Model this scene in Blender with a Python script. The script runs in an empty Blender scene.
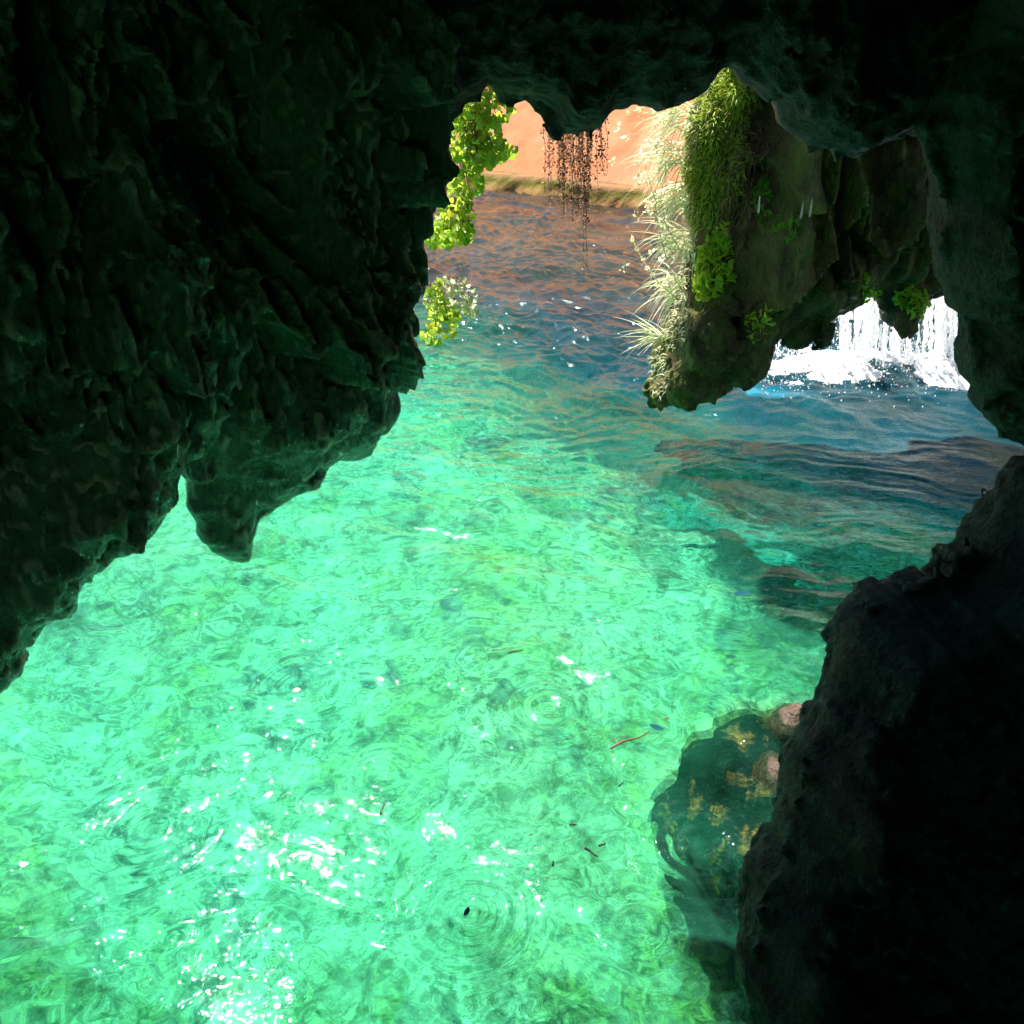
import bpy, math, random
import numpy as np
from mathutils import Vector, Matrix

S = bpy.context.scene
COL = S.collection
R = math.radians
rnd = random.Random(7)

# ------------------------------------------------------------------ camera
H = 2.0                      # camera height above the water, metres
PITCH = R(27.0)
FOC = 887.0                  # focal length in pixels of a 1024 frame
EYE = np.array([0.0, 0.0, H])
FW = np.array([0.0, math.cos(PITCH), -math.sin(PITCH)])
UP = np.array([0.0, math.sin(PITCH), math.cos(PITCH)])
RT = np.array([1.0, 0.0, 0.0])


def ray(px, py):
    return FW + (px - 512) / FOC * RT + (512 - py) / FOC * UP


def at(px, py, y):
    """point of the view ray at forward distance y"""
    r = ray(px, py)
    return EYE + r * (y / r[1])


def on_water(px, py, z=0.0):
    r = ray(px, py)
    return EYE + r * ((z - H) / r[2])


cam_d = bpy.data.cameras.new('camera')
cam_d.sensor_width = 36
cam_d.lens = 36 * FOC / 1024
cam_d.clip_start = 0.05
cam_d.clip_end = 400
cam = bpy.data.objects.new('camera', cam_d)
COL.objects.link(cam)
cam.location = EYE
cam.rotation_euler = (math.pi / 2 - PITCH, 0, 0)
S.camera = cam

# ------------------------------------------------------------------ light
SUN_AZ, SUN_EL = R(-24), R(60)          # azimuth measured from +Y towards +X
sdir = Vector((math.sin(SUN_AZ) * math.cos(SUN_EL), math.cos(SUN_AZ) * math.cos(SUN_EL), math.sin(SUN_EL)))
sl = bpy.data.lights.new('sun', 'SUN')
sl.energy = 5.0
sl.angle = R(0.5)
sl.color = (1.0, 0.95, 0.86)
sun = bpy.data.objects.new('sun', sl)
sun.rotation_euler = (-sdir).to_track_quat('-Z', 'Y').to_euler()
sun.location = sdir * 40
COL.objects.link(sun)
W = bpy.data.worlds.new('World')
S.world = W
W.use_nodes = True
nt = W.node_tree
bg = nt.nodes['Background']
sky = nt.nodes.new('ShaderNodeTexSky')
sky.sky_type = 'NISHITA'
sky.sun_disc = False
sky.sun_elevation = SUN_EL
sky.sun_rotation = SUN_AZ
sky.dust_density = 0.3
nt.links.new(sky.outputs[0], bg.inputs[0])
bg.inputs[1].default_value = 0.05

S.view_settings.view_transform = 'Standard'
S.view_settings.look = 'None'
S.view_settings.gamma = 1
S.view_settings.exposure = 1.9
S.render.engine = 'CYCLES'
cy = S.cycles
cy.use_denoising = True
try:
    cy.denoiser = 'OPENIMAGEDENOISE'
except Exception:
    pass
cy.caustics_refractive = True
cy.caustics_reflective = False
cy.max_bounces = 10
cy.diffuse_bounces = 5
cy.glossy_bounces = 4
cy.transmission_bounces = 6
cy.transparent_max_bounces = 12
cy.sample_clamp_indirect = 6

# ------------------------------------------------------------------ tagging


def tag(o, label=None, cat=None, group=None, kind=None):
    if label:
        o['label'] = label
    if cat:
        o['category'] = cat
    if group:
        o['group'] = group
    if kind:
        o['kind'] = kind
    return o


def link(name, me, mat=None, parent=None, loc=(0, 0, 0)):
    o = bpy.data.objects.new(name, me)
    COL.objects.link(o)
    o.location = loc
    if mat:
        me.materials.append(mat)
    if parent:
        o.parent = parent
    return o


def empty(name, loc):
    o = bpy.data.objects.new(name, None)
    o.empty_display_size = 0.1
    COL.objects.link(o)
    o.location = loc
    return o


def np_mesh(name, v, f, smooth=True):
    """mesh from numpy verts (n,3) and quads/tris (m,k)"""
    me = bpy.data.meshes.new(name)
    n, (m, k) = len(v), f.shape
    me.vertices.add(n)
    me.vertices.foreach_set('co', np.ascontiguousarray(v, dtype=np.float32).ravel())
    me.loops.add(m * k)
    me.loops.foreach_set('vertex_index', np.ascontiguousarray(f, dtype=np.int32).ravel())
    me.polygons.add(m)
    me.polygons.foreach_set('loop_start', np.arange(0, m * k, k, dtype=np.int32))
    me.polygons.foreach_set('loop_total', np.full(m, k, dtype=np.int32))
    me.update(calc_edges=True)
    if smooth:
        me.polygons.foreach_set('use_smooth', np.ones(m, dtype=bool))
    me.validate()
    return me


class MB:
    """collects polygons for one mesh"""

    def __init__(s):
        s.v, s.f = [], []

    def add(s, vs, fs):
        b = len(s.v)
        s.v.extend([tuple(map(float, p)) for p in vs])
        s.f.extend([tuple(i + b for i in f) for f in fs])

    def tube(s, pts, r0, r1=None, n=5):
        r1 = r0 if r1 is None else r1
        pts = [Vector(p) for p in pts]
        vs, fs = [], []
        m = len(pts)
        for i, p in enumerate(pts):
            d = (pts[min(i + 1, m - 1)] - pts[max(i - 1, 0)])
            d = d.normalized() if d.length > 1e-9 else Vector((0, 0, 1))
            a = d.cross(Vector((0.3, 0.9, 0.2))).normalized()
            b = d.cross(a)
            rr = r0 + (r1 - r0) * i / max(m - 1, 1)
            for k in range(n):
                t = 2 * math.pi * k / n
                vs.append(p + (a * math.cos(t) + b * math.sin(t)) * rr)
        for i in range(m - 1):
            for k in range(n):
                fs.append((i * n + k, i * n + (k + 1) % n, (i + 1) * n + (k + 1) % n, (i + 1) * n + k))
        fs.append(tuple(range(n - 1, -1, -1)))
        fs.append(tuple((m - 1) * n + k for k in range(n)))
        s.add(vs, fs)

    def build(s, name, mat, parent=None, smooth=True, origin=None):
        if origin is None and parent is not None:
            origin = parent.location
        if origin is None:
            origin = (0, 0, 0)
        o0 = np.array(origin)
        me = bpy.data.meshes.new(name)
        me.from_pydata([tuple(np.array(p) - o0) for p in s.v], [], s.f)
        if smooth:
            me.polygons.foreach_set('use_smooth', [True] * len(me.polygons))
        me.update()
        return link(name, me, mat, parent, (0, 0, 0) if parent else origin)


# ------------------------------------------------------------------ noise
_rg = np.random.default_rng(11)
N3 = 64
T3 = _rg.random((N3, N3, N3), dtype=np.float32) * 2 - 1
N2 = 256
T2 = _rg.random((N2, N2), dtype=np.float32) * 2 - 1


def vn2(x, y):
    xi, yi = np.floor(x), np.floor(y)
    fx, fy = (x - xi).astype(np.float32), (y - yi).astype(np.float32)
    fx = fx * fx * fx * (fx * (fx * 6 - 15) + 10)
    fy = fy * fy * fy * (fy * (fy * 6 - 15) + 10)
    i, j = xi.astype(np.int64) % N2, yi.astype(np.int64) % N2
    i1, j1 = (i + 1) % N2, (j + 1) % N2
    a = T2[i, j] * (1 - fx) + T2[i1, j] * fx
    b = T2[i, j1] * (1 - fx) + T2[i1, j1] * fx
    return a * (1 - fy) + b * fy


def fbm2(x, y, oct=4, gain=0.5):
    t, a = 0, 1.0
    c, s = math.cos(0.6), math.sin(0.6)
    for k in range(oct):
        t = t + a * vn2(x + 17.3 * k, y + 9.1 * k)
        x, y = (c * x - s * y) * 2.03, (s * x + c * y) * 2.03
        a *= gain
    return t


def vn3(x, y, z):
    xi, yi, zi = np.floor(x), np.floor(y), np.floor(z)
    fx, fy, fz = [(a - b).astype(np.float32) for a, b in ((x, xi), (y, yi), (z, zi))]
    fx, fy, fz = [a * a * (3 - 2 * a) for a in (fx, fy, fz)]
    i, j, k = [a.astype(np.int64) % N3 for a in (xi, yi, zi)]
    i1, j1, k1 = (i + 1) % N3, (j + 1) % N3, (k + 1) % N3
    a = T3[i, j, k] * (1 - fx) + T3[i1, j, k] * fx
    b = T3[i, j1, k] * (1 - fx) + T3[i1, j1, k] * fx
    c = T3[i, j, k1] * (1 - fx) + T3[i1, j, k1] * fx
    d = T3[i, j1, k1] * (1 - fx) + T3[i1, j1, k1] * fx
    a = a * (1 - fy) + b * fy
    c = c * (1 - fy) + d * fy
    return a * (1 - fz) + c * fz


def fbm3(x, y, z, oct=4, gain=0.5):
    t, a = 0, 1.0
    for k in range(oct):
        t = t + a * vn3(x + 11.7 * k, y + 5.3 * k, z + 23.1 * k)
        x, y, z = x * 2.03, y * 2.03, z * 2.03
        a *= gain
    return t


def surface_nets(F):
    """iso-surface of F=0 (inside negative) on a grid, in index coordinates"""
    ins = F < 0
    nx, ny, nz = F.shape
    c = np.zeros((nx - 1, ny - 1, nz - 1), np.int8)
    for dx in (0, 1):
        for dy in (0, 1):
            for dz in (0, 1):
                c += ins[dx:nx - 1 + dx, dy:ny - 1 + dy, dz:nz - 1 + dz]
    cells = np.argwhere((c > 0) & (c < 8))
    idx = -np.ones((nx - 1, ny - 1, nz - 1), np.int32)
    idx[tuple(cells.T)] = np.arange(len(cells))
    acc = np.zeros((len(cells), 3), np.float32)
    cnt = np.zeros(len(cells), np.float32)
    for ax in range(3):
        o1, o2 = [k for k in range(3) if k != ax]
        for a in (0, 1):
            for b in (0, 1):
                d0 = [0, 0, 0]
                d0[o1], d0[o2] = a, b
                d1 = list(d0)
                d1[ax] = 1
                v0 = F[cells[:, 0] + d0[0], cells[:, 1] + d0[1], cells[:, 2] + d0[2]]
                v1 = F[cells[:, 0] + d1[0], cells[:, 1] + d1[1], cells[:, 2] + d1[2]]
                m = (v0 < 0) != (v1 < 0)
                t = np.where(m, v0 / np.where(m, v0 - v1, 1), 0)
                p = np.tile(np.array(d0, np.float32), (len(cells), 1))
                p[:, ax] = t
                acc[m] += p[m]
                cnt += m
    verts = cells + acc / cnt[:, None]
    faces = []
    for ax in range(3):
        sl0 = [slice(None)] * 3
        sl1 = [slice(None)] * 3
        sl0[ax], sl1[ax] = slice(0, -1), slice(1, None)
        m = ins[tuple(sl0)] != ins[tuple(sl1)]
        e = np.argwhere(m)
        o1, o2 = [(1, 2), (2, 0), (0, 1)][ax]
        lim = [nx - 1, ny - 1, nz - 1]
        ok = (e[:, o1] > 0) & (e[:, o2] > 0) & (e[:, o1] < lim[o1]) & (e[:, o2] < lim[o2])
        e = e[ok]
        q = []
        for a, b in ((1, 1), (0, 1), (0, 0), (1, 0)):
            k = e.copy()
            k[:, o1] -= a
            k[:, o2] -= b
            q.append(idx[tuple(k.T)])
        q = np.stack(q, 1)
        first_in = ins[tuple(e.T)]
        q[~first_in] = q[~first_in][:, ::-1]
        faces.append(q)
    return verts, np.concatenate(faces)


def poly_dist(poly, U, V):
    """signed distance to a closed polygon (negative inside)"""
    d = np.full(U.shape, 1e9, np.float32)
    inside = np.zeros(U.shape, bool)
    n = len(poly)
    for i in range(n):
        ax, ay = poly[i]
        bx, by = poly[(i + 1) % n]
        ex, ey = bx - ax, by - ay
        t = np.clip(((U - ax) * ex + (V - ay) * ey) / (ex * ex + ey * ey + 1e-12), 0, 1)
        d = np.minimum(d, (U - ax - t * ex) ** 2 + (V - ay - t * ey) ** 2)
        if abs(by - ay) > 1e-12:
            c = ((ay > V) != (by > V)) & (U < (bx - ax) * (V - ay) / (by - ay) + ax)
            inside ^= c
    d = np.sqrt(d)
    return np.where(inside, -d, d)


class Slab:
    """a rock body around an upright plane: outline at its own distance, real thickness, relief"""

    def __init__(s, p0, ang, tilt=0.0, v0=0.0):
        s.tilt, s.tv = tilt, v0
        s.p0 = np.array([p0[0], p0[1], 0.0])
        s.u = np.array([math.cos(ang), math.sin(ang), 0.0])       # along the face
        s.w = np.array([-math.sin(ang), math.cos(ang), 0.0])      # away from the viewer
        s.v = np.array([0, 0, 1.0])

    def hit(s, px, py):
        r = ray(px, py)
        t = (s.tilt * (H - s.tv) - np.dot(EYE - s.p0, s.w)) / (np.dot(r, s.w) - s.tilt * r[2])
        q = EYE + r * t - s.p0
        return (np.dot(q, s.u), q[2])

    def world(s, u, v, w):
        return s.p0 + s.u * u + s.v * v + s.w * w

    def mesh(s, name, px_poly, T, Rr, vox, relief=None, w0=None, rough=0.03, edge=0.012, lobes=(), front=None, zmin=-9, seed=0.0, rmask=0.35):
        poly = [s.hit(*p) for p in px_poly]
        return s.mesh_uv(name, poly, T, Rr, vox, relief, w0, rough, edge, lobes, front, zmin, seed, rmask)

    def mesh_uv(s, name, poly, T, Rr, vox, relief=None, w0=None, rough=0.03, edge=0.012, lobes=(), front=None, zmin=-9, seed=0.0, rmask=0.35):
        pu = np.array(poly)
        (u0, v0), (u1, v1) = pu.min(0) - 0.08, pu.max(0) + 0.08
        v0 = max(v0, zmin)
        pad = T + 0.22 + (front or 0)
        u = np.arange(u0, u1, vox, dtype=np.float32)
        v = np.arange(v0, v1, vox, dtype=np.float32)
        w = np.arange(-pad, T + 0.16 + (front or 0), vox, dtype=np.float32)
        U, V = np.meshgrid(u, v, indexing='ij')
        sd = -poly_dist(poly, U, V)
        sd = sd + edge * fbm2(U * 9 + seed, V * 9, 3) + edge * 0.5 * fbm2(U * 34 + seed, V * 22, 2)
        q = np.clip(sd / Rr, 0, 1)
        hh = T * np.sqrt(1 - (1 - q) ** 2)
        fr = hh.copy()
        if relief is not None:
            fr = fr + relief(U, V) * np.clip(sd / (Rr * rmask), 0, 1)
        c0 = w0(U, V) if w0 is not None else np.zeros_like(U)
        Wg = w[None, None, :] - c0[:, :, None]
        outside = np.sqrt(np.minimum(sd, 0)[:, :, None] ** 2 + Wg ** 2)
        F = np.where(sd[:, :, None] > 0, np.where(Wg < 0, -Wg - fr[:, :, None], Wg - hh[:, :, None]), outside)
        for (lu, lv, lw, lr, sq) in lobes:
            i0, i1 = np.searchsorted(u, [lu - lr * 1.6, lu + lr * 1.6])
            j0, j1 = np.searchsorted(v, [lv - lr * sq * 1.6, lv + lr * sq * 1.6])
            Ul, Vl = U[i0:i1, j0:j1, None], V[i0:i1, j0:j1, None]
            wl = w[None, None, :]
            dd = np.sqrt((Ul - lu) ** 2 + ((Vl - lv) / sq) ** 2 + (wl - lw) ** 2) - lr
            F[i0:i1, j0:j1] = np.minimum(F[i0:i1, j0:j1], dd)
        band = np.abs(F) < 0.2
        ii = np.argwhere(band)
        x, y, z = u[ii[:, 0]], w[ii[:, 2]], v[ii[:, 1]]
        nz = fbm3(x * 5 + seed, y * 5, z * 5, 5, 0.55)
        F[band] += rough * nz + rough * 0.38 * (1 - 2.2 * np.abs(fbm3(x * 21 + seed, y * 21, z * 15, 3, 0.55)))
        F[0], F[-1], F[:, 0], F[:, -1] = 0.2, 0.2, 0.2, 0.2
        F[:, :, 0], F[:, :, -1] = 0.2, 0.2
        vv, ff = surface_nets(F.astype(np.float32))
        pts = s.p0 + np.outer(u0 + vv[:, 0] * vox, s.u) + np.outer(v0 + vv[:, 1] * vox, s.v) + np.outer(w[0] + vv[:, 2] * vox, s.w)
        # local axes (u, v, w) are a left-handed order here: flip the faces
        ff = ff[:, ::-1]
        return pts, ff


def main_body(pts, ff):
    """drop loose crumbs: keep pieces with at least 3 % of the vertices"""
    lab = np.arange(len(pts))
    e = np.concatenate([ff[:, [0, 1]], ff[:, [1, 2]], ff[:, [2, 3]]])
    while True:
        m = np.minimum(lab[e[:, 0]], lab[e[:, 1]])
        new = lab.copy()
        np.minimum.at(new, e[:, 0], m)
        np.minimum.at(new, e[:, 1], m)
        new = np.minimum(new, new[new])
        new = new[new]
        if (new == lab).all():
            break
        lab = new
    cnt = np.bincount(lab, minlength=len(pts))
    keep = cnt[lab] >= 0.03 * len(pts)
    idx = np.cumsum(keep) - 1
    return pts[keep], idx[ff[keep[ff].all(1)]]


def rock_object(name, pts, ff, mat, label=None, cat='rock', group=None, parent=None):
    pts, ff = main_body(pts, ff)
    base = np.array([pts[:, 0].mean(), pts[:, 1].mean(), pts[:, 2].min()])
    if parent is not None:
        base = np.array(parent.location)
    me = np_mesh(name, pts - base, ff)
    o = link(name, me, mat, parent, (0, 0, 0) if parent else base)
    if parent is None:
        tag(o, label, cat, group)
    return o


# ------------------------------------------------------------------ materials
class NT:
    def __init__(s, name):
        s.m = bpy.data.materials.new(name)
        s.m.use_nodes = True
        s.t = s.m.node_tree
        s.t.nodes.clear()
        s.out = s.n('ShaderNodeOutputMaterial')

    def n(s, kind, **kw):
        nd = s.t.nodes.new(kind)
        for k, v in kw.items():
            if k.startswith('i_'):
                key = k[2:]
                key = int(key) if key.isdigit() else key.replace('_', ' ')
                nd.inputs[key].default_value = v
            else:
                setattr(nd, k, v)
        return nd

    def l(s, a, b):
        s.t.links.new(a, b)

    def coords(s, scale=(1, 1, 1)):
        tc = s.n('ShaderNodeTexCoord')
        mp = s.n('ShaderNodeMapping')
        mp.inputs['Scale'].default_value = scale
        s.l(tc.outputs['Object'], mp.inputs[0])
        return mp.outputs[0]

    def noise(s, co, scale, detail=5, rough=0.55, dist=0.0):
        nd = s.n('ShaderNodeTexNoise')
        nd.inputs['Scale'].default_value = scale
        nd.inputs['Detail'].default_value = detail
        nd.inputs['Roughness'].default_value = rough
        nd.inputs['Distortion'].default_value = dist
        s.l(co, nd.inputs['Vector'])
        return nd.outputs['Fac']

    def ramp(s, fac, stops):
        nd = s.n('ShaderNodeValToRGB')
        el = nd.color_ramp.elements
        while len(el) > 1:
            el.remove(el[-1])
        for i, (p, c) in enumerate(stops):
            e = el[0] if i == 0 else el.new(p)
            e.position = p
            e.color = (c, c, c, 1) if not hasattr(c, '__len__') else (*c, 1)
        s.l(fac, nd.inputs[0])
        return nd.outputs[0]

    def mix(s, fac, a, b, mode='MIX'):
        nd = s.n('ShaderNodeMix', data_type='RGBA', blend_type=mode)
        for sock, val in ((nd.inputs[0], fac), (nd.inputs[6], a), (nd.inputs[7], b)):
            if hasattr(val, 'is_output'):
                s.l(val, sock)
            elif hasattr(val, '__len__'):
                sock.default_value = (*val, 1)
            else:
                sock.default_value = val
        return nd.outputs[2]

    def math(s, op, a, b=0.0, clamp=False):
        nd = s.n('ShaderNodeMath', operation=op, use_clamp=clamp)
        for sock, val in ((nd.inputs[0], a), (nd.inputs[1], b)):
            if hasattr(val, 'is_output'):
                s.l(val, sock)
            else:
                sock.default_value = val
        return nd.outputs[0]

    def bump(s, h, strength, dist, normal=None):
        nd = s.n('ShaderNodeBump')
        nd.inputs['Strength'].default_value = strength
        nd.inputs['Distance'].default_value = dist
        s.l(h, nd.inputs['Height'])
        if normal is not None:
            s.l(normal, nd.inputs['Normal'])
        return nd.outputs[0]


def rock_mat(name, dark, mid, lip, moss, moss_amt=0.5, rough=(0.25, 0.6), spec=0.5, bump=1.0, zs=0.6, mth=(0.45, 0.6), msc=2.3, pth=(0.52, 0.60)):
    t = NT(name)
    co = t.coords((1, 1, zs))
    n1 = t.noise(co, 4.0, 8, 0.6, 0.6)
    n2 = t.noise(co, 17.0, 8, 0.65, 0.3)
    n3 = t.noise(co, 70.0, 5, 0.6)
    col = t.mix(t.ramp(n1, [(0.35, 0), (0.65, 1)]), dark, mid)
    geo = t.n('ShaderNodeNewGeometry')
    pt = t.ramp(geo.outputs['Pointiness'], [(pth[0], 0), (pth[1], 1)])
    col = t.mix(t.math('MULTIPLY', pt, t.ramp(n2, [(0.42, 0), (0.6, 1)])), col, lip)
    mm = t.math('MULTIPLY', t.ramp(t.noise(co, msc, 6, 0.65), [(mth[0], 0), (mth[1], 1)]), moss_amt)
    mm = t.math('MULTIPLY', mm, t.ramp(n2, [(0.35, 0.1), (0.6, 1)]))
    col = t.mix(mm, col, moss)
    col = t.mix(0.65, col, t.mix(t.ramp(n3, [(0.3, 0), (0.7, 1)]), (0.45, 0.45, 0.45), (1.25, 1.25, 1.25)), 'MULTIPLY')
    b = t.n('ShaderNodeBsdfPrincipled')
    t.l(col, b.inputs['Base Color'])
    rg = t.n('ShaderNodeMapRange')
    t.l(t.math('MULTIPLY', n1, n2), rg.inputs[0])
    rg.inputs[1].default_value, rg.inputs[2].default_value = 0.15, 0.4
    rg.inputs[3].default_value, rg.inputs[4].default_value = rough
    t.l(rg.outputs[0], b.inputs['Roughness'])
    b.inputs['Specular IOR Level'].default_value = spec
    h1 = t.bump(n2, 0.9 * bump, 0.03)
    pit = t.n('ShaderNodeTexVoronoi', i_Scale=38.0)
    t.l(co, pit.inputs['Vector'])
    h1 = t.bump(t.ramp(pit.outputs['Distance'], [(0.05, 0), (0.35, 1)]), 0.35 * bump, 0.01, h1)
    h2 = t.bump(n3, 0.9 * bump, 0.008, h1)
    t.l(h2, b.inputs['Normal'])
    t.l(b.outputs[0], t.out.inputs[0])
    return t.m


def leaf_mat(name, c1, c2, trans=0.5, tcol=None, scale=25, rough=0.45, spec=0.35):
    t = NT(name)
    co = t.coords()
    n = t.noise(co, scale, 3)
    g = t.n('ShaderNodeNewGeometry')
    f = t.math('ADD', t.math('MULTIPLY', g.outputs['Random Per Island'], 0.7), t.math('MULTIPLY', n, 0.3))
    col = t.mix(t.ramp(f, [(0.2, 0), (0.8, 1)]), c1, c2)
    old = t.ramp(g.outputs['Random Per Island'], [(0.9, 0), (0.93, 0.7)])
    col = t.mix(old, col, (c2[0] * 0.9, c2[0] * 0.6, c2[2] * 0.5))
    d = t.n('ShaderNodeBsdfPrincipled', i_Roughness=rough)
    d.inputs['Specular IOR Level'].default_value = spec
    t.l(col, d.inputs['Base Color'])
    tr = t.n('ShaderNodeBsdfTranslucent')
    t.l(t.mix(0.35, col, tcol) if tcol else col, tr.inputs[0])
    mx = t.n('ShaderNodeMixShader', i_0=trans)
    t.l(d.outputs[0], mx.inputs[1])
    t.l(tr.outputs[0], mx.inputs[2])
    t.l(mx.outputs[0], t.out.inputs[0])
    return t.m


M_cave = rock_mat('wet cave rock', (0.04, 0.14, 0.095), (0.16, 0.42, 0.29), (0.80, 0.92, 0.80), (0.07, 0.32, 0.11), 0.6, (0.04, 0.26), 1.0, 1.5, pth=(0.503, 0.535))  # lip colour paints in wet edge highlights along with pale calcite
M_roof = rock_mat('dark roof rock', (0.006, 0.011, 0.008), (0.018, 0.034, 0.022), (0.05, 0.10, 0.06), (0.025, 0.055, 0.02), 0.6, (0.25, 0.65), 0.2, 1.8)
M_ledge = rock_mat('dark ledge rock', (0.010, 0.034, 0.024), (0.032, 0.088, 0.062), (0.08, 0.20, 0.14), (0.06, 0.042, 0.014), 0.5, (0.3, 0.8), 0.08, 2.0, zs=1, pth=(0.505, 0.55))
M_hang = rock_mat('mossy hanging rock', (0.035, 0.030, 0.011), (0.16, 0.12, 0.042), (0.32, 0.26, 0.11), (0.10, 0.16, 0.015), 0.9, (0.25, 0.7), 0.14, 1.8)
M_reflect = rock_mat('dark reflection', (0.002, 0.020, 0.016), (0.006, 0.034, 0.026), (0.04, 0.06, 0.03), (0.36, 0.19, 0.05), 1.0, (0.6, 0.9), 0.05, zs=1, mth=(0.565, 0.60), msc=9)
M_tan = rock_mat('tan boulder rock', (0.05, 0.026, 0.014), (0.085, 0.05, 0.028), (0.10, 0.06, 0.04), (0.03, 0.010, 0.006), 0.9, (0.2, 0.5), zs=1)

# ------------------------------------------------------------------ left curtain of rock


def curtain_relief(U, V, A=0.14, seed=0.0):
    low = fbm2(U * 2.2 + seed, V * 1.6, 3)
    col = fbm2(U * 5.5 + seed, V * 0.6 + 3, 3)
    q = V * 2.2 + 1.25 * fbm2(U * 1.9 + 5 + seed, V * 0.8, 3) + 0.55 * np.abs(fbm2(U * 8 + seed, V * 2.0 + 9, 3))
    t = q - np.floor(q)
    lip = np.clip(1.06 * (1 - t), 0, 1) ** 0.8 * np.clip(t / 0.05, 0, 1)
    q2 = V * 8.5 + 1.6 * fbm2(U * 4 + 31 + seed, V * 2, 3) + 0.9 * np.abs(fbm2(U * 20 + seed, V * 4, 3))
    t2 = q2 - np.floor(q2)
    lip2 = np.clip(1 - t2, 0, 1) ** 1.5 * np.clip(t2 / 0.08, 0, 1)
    k = np.clip(0.6 + 0.9 * fbm2(U * 1.3 + 40 + seed, V * 1.3, 2), 0.1, 1.2)
    return 0.07 * low + 0.075 * col + A * lip * k + 0.032 * lip2


SL = Slab((-0.95, 1.55), math.atan2(0.85, 0.80))
curtain_px = [(-420, -330), (600, -330), (535, -40), (480, 55), (440, 76), (412, 88), (408, 102), (416, 130), (408, 155), (413, 180),
              (416, 200), (406, 219), (406, 222), (403, 245), (402, 300), (404, 345), (396, 366), (384, 376), (370, 392), (354, 441),
              (348, 453), (328, 458), (312, 472), (301, 484), (287, 494), (262, 500), (215, 490), (190, 480), (183, 458), (176, 468), (170, 500), (160, 512), (145, 535), (131, 554),
              (117, 568), (101, 574), (84, 582), (84, 599), (72, 617), (59, 627), (47, 630), (39, 650), (41, 668), (37, 685), (18, 700), (0, 714),
              (-60, 760), (-150, 820), (-420, 930)]
SLw0 = lambda U, V: 0.10 * fbm2(U * 1.2 + 3, V * 1.2, 2)
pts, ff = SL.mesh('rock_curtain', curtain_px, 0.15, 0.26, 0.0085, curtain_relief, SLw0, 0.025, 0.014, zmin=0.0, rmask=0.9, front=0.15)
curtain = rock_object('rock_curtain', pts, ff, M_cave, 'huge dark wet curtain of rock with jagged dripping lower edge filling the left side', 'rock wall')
for poly in ([(196, 430), (194, 480), (194, 513), (203, 529), (209, 548), (219, 558), (234, 566), (250, 567), (255, 556), (256, 537), (262, 521), (273, 509), (290, 490), (300, 430)],
             [(135, 470), (146, 526), (155, 546), (163, 542), (166, 517), (172, 490), (172, 450)],
             [(345, 400), (350, 425), (357, 421), (363, 421), (367, 432), (378, 434), (386, 422), (392, 402), (384, 377), (362, 360)]):
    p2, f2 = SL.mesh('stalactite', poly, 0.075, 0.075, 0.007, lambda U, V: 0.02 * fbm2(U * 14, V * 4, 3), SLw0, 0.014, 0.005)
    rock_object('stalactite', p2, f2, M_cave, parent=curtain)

# ------------------------------------------------------------------ roof over the opening
SC = Slab((0.2, 2.35), R(4))
ceil_px = [(380, -330), (1300, -330), (1300, 170), (1024, 152), (990, 148), (960, 140), (925, 136), (890, 130), (870, 140), (830, 146), (790, 140), (768, 128),
           (745, 90), (716, 70), (700, 90), (682, 104), (655, 108), (628, 99), (612, 106), (598, 122), (576, 131), (556, 126), (548, 108), (535, 95), (510, 90), (480, 84), (430, 120), (380, 100)]


def roof_relief(U, V):
    return curtain_relief(U * 0.9 + 3.3, V * 1.2, 0.09, 50.0)


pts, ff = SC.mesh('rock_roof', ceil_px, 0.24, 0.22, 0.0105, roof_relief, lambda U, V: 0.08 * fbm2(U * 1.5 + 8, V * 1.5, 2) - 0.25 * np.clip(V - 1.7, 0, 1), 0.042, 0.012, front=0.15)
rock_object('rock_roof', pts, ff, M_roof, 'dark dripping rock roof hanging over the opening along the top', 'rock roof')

# ------------------------------------------------------------------ dark pier on the right
SP = Slab((1.2, 2.15), R(10))
pier_px = [(935, 120), (948, 200), (945, 240), (956, 290), (962, 312), (979, 328), (983, 350), (974, 375), (984, 400), (990, 420), (1008, 442), (1030, 452), (1060, 520), (1060, 700), (1400, 700), (1400, -200), (950, -200)]
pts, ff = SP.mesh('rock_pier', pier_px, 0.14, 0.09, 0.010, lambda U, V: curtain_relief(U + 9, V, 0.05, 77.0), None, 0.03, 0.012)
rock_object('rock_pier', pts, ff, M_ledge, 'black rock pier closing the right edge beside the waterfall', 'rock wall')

# ------------------------------------------------------------------ ledge low on the right
SG = Slab((0.95, 1.75), R(16), 0.40, 0.6)
ledge_px = [(1300, 430), (1100, 450), (1024, 468), (1006, 508), (996, 540), (984, 562), (962, 588), (932, 598), (900, 600), (872, 618), (853, 634), (843, 662), (838, 690), (826, 716), (812, 745), (797, 775), (784, 822), (776, 862), (760, 892),
            (747, 925), (741, 960), (746, 1000), (760, 1060), (760, 1500), (1300, 1500)]


def ledge_relief(U, V):
    return 0.06 * fbm2(U * 2.5 + 60, V * 2.5, 4) + 0.05 * np.abs(fbm2(U * 6 + 2, V * 4, 3)) + 0.07 * np.abs(fbm2(U * 3 + 21, V * 5 + 3 * U, 4))


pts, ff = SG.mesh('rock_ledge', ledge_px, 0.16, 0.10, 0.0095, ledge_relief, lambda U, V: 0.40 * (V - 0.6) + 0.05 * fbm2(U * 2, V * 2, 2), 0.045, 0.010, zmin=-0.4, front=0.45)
rock_object('rock_ledge', pts, ff, M_ledge, 'big black boulder with brown upper rim in the lower right corner', 'boulder')

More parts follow.
